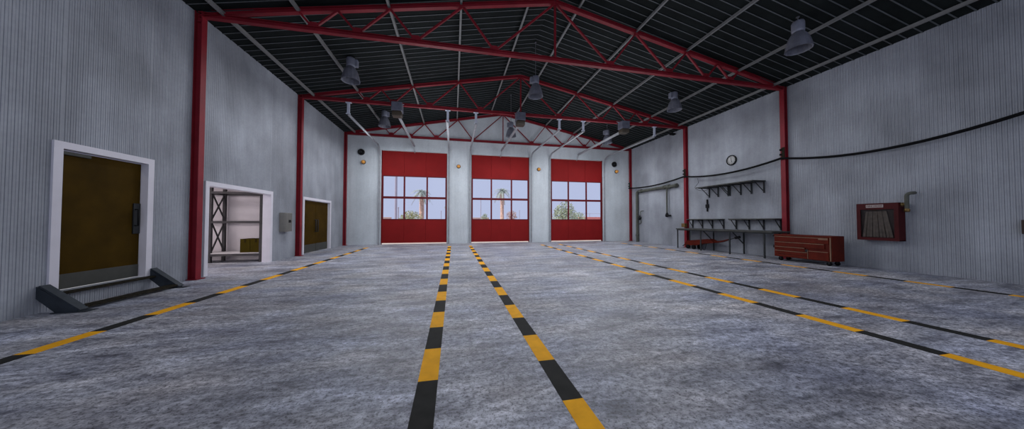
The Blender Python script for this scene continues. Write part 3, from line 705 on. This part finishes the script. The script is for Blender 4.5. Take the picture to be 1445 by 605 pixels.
def palm(px, Y, ycrown, wpx, trunk_px, label):
    x = at(px, Y); zc = zat(ycrown, Y, x); r = wpx / 392.1 * Y / 2 * 1.35; tr = trunk_px / 392.1 * Y / 2
    t = thing('palm_tree', label, 'palm tree', (x, Y, G0), 'palms in the yard')
    prof = [(tr * 1.15, 0)]; k = 0; z = 0.
    while z < zc - .3:
        z += .28; prof += [(tr * random.uniform(.95, 1.12), z), (tr * random.uniform(.8, .9), z + .03)]
    MB().lathe((x, Y, G0), prof, 14).build('trunk', 'trunk', t)
    mb = MB()
    for k in range(34):
        a = 2 * PI * k / 34 * 3.1; el = random.uniform(-.5, 1.2); ln = r * random.uniform(.8, 1.15); prev = None
        dirh = Vector((math.cos(a), math.sin(a), 0)); side = Vector((-math.sin(a), math.cos(a), 0))
        P = [Vector((x, Y, zc)) + dirh * ln * s * math.cos(el * (1 - .3 * s)) + Vector((0, 0, ln * (s * math.sin(el) - .75 * s * s))) for s in [i / 6 for i in range(7)]]
        for i in range(6):
            for sd in (-1, 1):
                for j in range(3):
                    p = P[i].lerp(P[i + 1], j / 3); q = p + side * sd * ln * .22 * (1 - i / 9) + (P[i + 1] - P[i]).normalized() * ln * .12 + Vector((0, 0, -.06 * ln))
                    mb.add([p, p + (P[i + 1] - P[i]) * .3, q], [(0, 1, 2)])
    mb.build('fronds', 'frond', t)
    MB().lathe((x, Y, zc - .45), [(tr * .9, 0), (tr * 1.3, .25), (tr * .9, .5), (.02, .6)], 12).build('crown_base', 'frond', t)
def pole(px, Y, ytop, wpx, label, mat='post', name='yard_post'):
    x = at(px, Y); zt = zat(ytop, Y, x) if ytop is not None else 9; r = wpx / 392.1 * Y / 2
    t = thing(name, label, 'post', (x, Y, G0), 'posts in the yard')
    MB().tube([(x, Y, G0), (x, Y, zt)], [r, r * .9], 10).build('shaft', mat, t)
    MB().lathe((x, Y, zt), [(r * 1.3, -.02), (r * 1.3, .04), (r * .4, .12), (.001, .13)], 10).build('cap', mat, t)
    MB().lathe((x, Y, G0), [(r * 2.2, 0), (r * 2.2, .06), (r * 1.05, .09)], 12).build('foot', mat, t)
palm(595, 42, 270, 21, 6.4, 'stout palm seen through the left overhead door')
palm(708.5, 42, 269, 20, 5.6, 'stout palm seen through the middle overhead door')
palm(629.3, 60, 291, 5, 1.3, 'thin distant palm at the right edge of the left overhead door')
bush(581, 40, 297, 30, 'rounded olive bush below the palm in the left overhead door', 'leaf')
bush(797, 38, 284, 34, 'tall grey green bush in the right overhead door', 'leaf2', 1100)
bush(816, 41, 298, 20, 'low dark bush beside the tall one in the right overhead door', 'leaf2', 400)
bush(684, 46, 300, 10, 'small shrub in the middle overhead door', 'leaf2', 200)
pole(558.5, 36, None, 3.4, 'tall thick pale pole seen through the left overhead door', 'post2', 'utility_pole')
pole(562.0, 44, 292, 1.6, 'short post beside the thick pole in the left overhead door')
pole(622.5, 50, 297, 1.0, 'thin post at the right of the left overhead door')
pole(678.5, 40, 278, 1.1, 'thin pole at the left of the middle overhead door')
pole(733.0, 48, 296, 1.0, 'thin short post at the right of the middle overhead door')
pole(806.5, 45, 285, 1.1, 'thin pole in the right overhead door')
x = at(722, 45); t = thing('bare_tree', 'small rusty brown tree beside the palm in the middle overhead door', 'tree', (x, 45, G0))
mb = MB().tube([(x, 45, G0), (x, 45, 1.5), (x + .1, 45, 2.6)], [.09, .07, .03], 8)
for k in range(9): a = k * .7; mb.tube([(x, 45, 1.2 + .12 * k), (x + math.cos(a) * .8, 45 + math.sin(a) * .8, 1.9 + .12 * k)], [.04, .012], 6)
mb.build('trunk', 'bark', t)
mb = MB(); blades(mb, (x, 45, 2.15), 420, (.95, .95, .95), .13); mb.build('foliage', 'leaf3', t)
tag(MB().bbox((at(536, 55), 55, G0), (at(552, 55), 55.4, zat(305.5, 55, at(544, 55))), .05).build('yard_wall', 'yardwall'), 'pale pink low wall seen at the left of the left overhead door', 'yard wall', 'low walls in the yard')
tag(MB().bbox((at(660, 55), 55, G0), (at(690, 55), 55.4, zat(306, 55, at(675, 55))), .05).build('yard_wall', 'yardwall'), 'pale pink low wall behind the shrub in the middle overhead door', 'yard wall', 'low walls in the yard')
mb = MB(); xa, xb = at(817, 50), at(862, 50); zt = zat(305, 50, xa)
mb.bbox((xa, 50, G0), (xb, 50.4, zt), .05)
tag(mb.build('yard_wall', 'yardred'), 'red low wall seen through the right overhead door', 'yard wall', 'low walls in the yard')
t = thing('wire_fence', 'thin wire fence above the red low wall', 'fence', (xa, 51, G0)); mb = MB(); z2 = zat(300, 51, xa)
MB().tube([(at(808, 51), 51, z2), (at(866, 51), 51, z2)], .035, 6).build('rail', 'post', t)
for px in (808, 832, 850, 866): MB().tube([(at(px, 51), 51, G0), (at(px, 51), 51, z2 + .05)], .04, 6).build('fence_post', 'post', t)

# ------------------------------------------------------------------ light
w = bpy.data.worlds.new('sky'); SC.world = w; w.use_nodes = True
bg = w.node_tree.nodes['Background']; bg.inputs['Color'].default_value = (.545, .60, .80, 1); bg.inputs['Strength'].default_value = .98
def light(name, kind, loc, energy, color, **kw):
    l = bpy.data.lights.new(name, kind); l.energy = energy; l.color = color
    rot = kw.pop('rot', None)
    for k, v in kw.items(): setattr(l, k, v)
    o = bpy.data.objects.new(name, l); COL.objects.link(o); o.location = loc
    if rot is not None: o.rotation_euler = rot
    return o
s = light('sun', 'SUN', (0, 0, 30), 4.0, (1., .93, .82), angle=.01)
s.rotation_euler = Vector((.62, .03, -.78)).to_track_quat('-Z', 'Y').to_euler()
LC = (.92, .95, 1.)
for x, y, z, e in [(-3.47, 10.33, 5.85, 70), (-3.45, 15.0, 5.85, 100), (3.11, 10.33, 5.9, 80), (3.09, 15.0, 5.7, 110), (9.33, 5.8, 5.85, 15), (9.43, 10.33, 5.9, 60), (8.97, 15.0, 5.7, 100), (-3.47, 5.8, 5.85, 15), (3.1, 5.8, 5.85, 70)]:
    light('under_lamp_fill', 'AREA', (x, y, z), e, LC, shape='DISK', size=1.2)  # added fill below the unlit bell lamps, also where none hangs
for x, y, z, e in [(-.6, 14.0, 4.4, 195), (6.7, 14.0, 4.4, 195), (-.6, 9.6, 4.1, 95), (6.7, 9.6, 4.1, 95), (3.06, 4.2, 4.0, 60)]:
    light('hall_fill', 'POINT', (x, y, z), e, LC, shadow_soft_size=1.4)  # added soft fill at mid height, no fitting there
light('front_fill', 'AREA', (CX, YF - .2, 3.2), 130, (.9, .94, 1.), shape='RECTANGLE', size=17.5, size_y=5.6, rot=(PI / 2, 0, 0))  # added fill standing in for daylight at the unseen front end
light('storeroom_lamp', 'AREA', (-7.9, 9.6, SZ - .12), 40, (1., .92, .93), shape='RECTANGLE', size=1.6, size_y=1.2)
light('storeroom_low_fill', 'POINT', (-8.6, 8.3, .5), 70, (1., .92, .93), shadow_soft_size=.4)  # added low fill to brighten under the rack shelf, no lamp there

# ------------------------------------------------------------------ camera
f, yaw, pitch, roll = 392.1, .2071, .0228, .0007
cy, sy, cp, sp = math.cos(yaw), math.sin(yaw), math.cos(pitch), math.sin(pitch)
fw = Vector((sy * cp, cy * cp, sp)); r = Vector((cy, -sy, 0)); u = r.cross(fw)
r, u = r * math.cos(roll) + u * math.sin(roll), u * math.cos(roll) - r * math.sin(roll)
cam = bpy.data.cameras.new('camera'); cam.sensor_fit = 'HORIZONTAL'; cam.sensor_width = 36; cam.lens = f / 1445 * 36; cam.clip_start = .05; cam.clip_end = 500
co = bpy.data.objects.new('camera', cam); COL.objects.link(co)
co.matrix_world = Matrix(((r.x, u.x, -fw.x, 0), (r.y, u.y, -fw.y, 0), (r.z, u.z, -fw.z, CAM_H), (0, 0, 0, 1)))
SC.camera = co
SC.view_settings.view_transform = 'Standard'; SC.view_settings.look = 'None'; SC.view_settings.gamma = 1; SC.view_settings.use_curve_mapping = False
SC.view_settings.exposure = 0
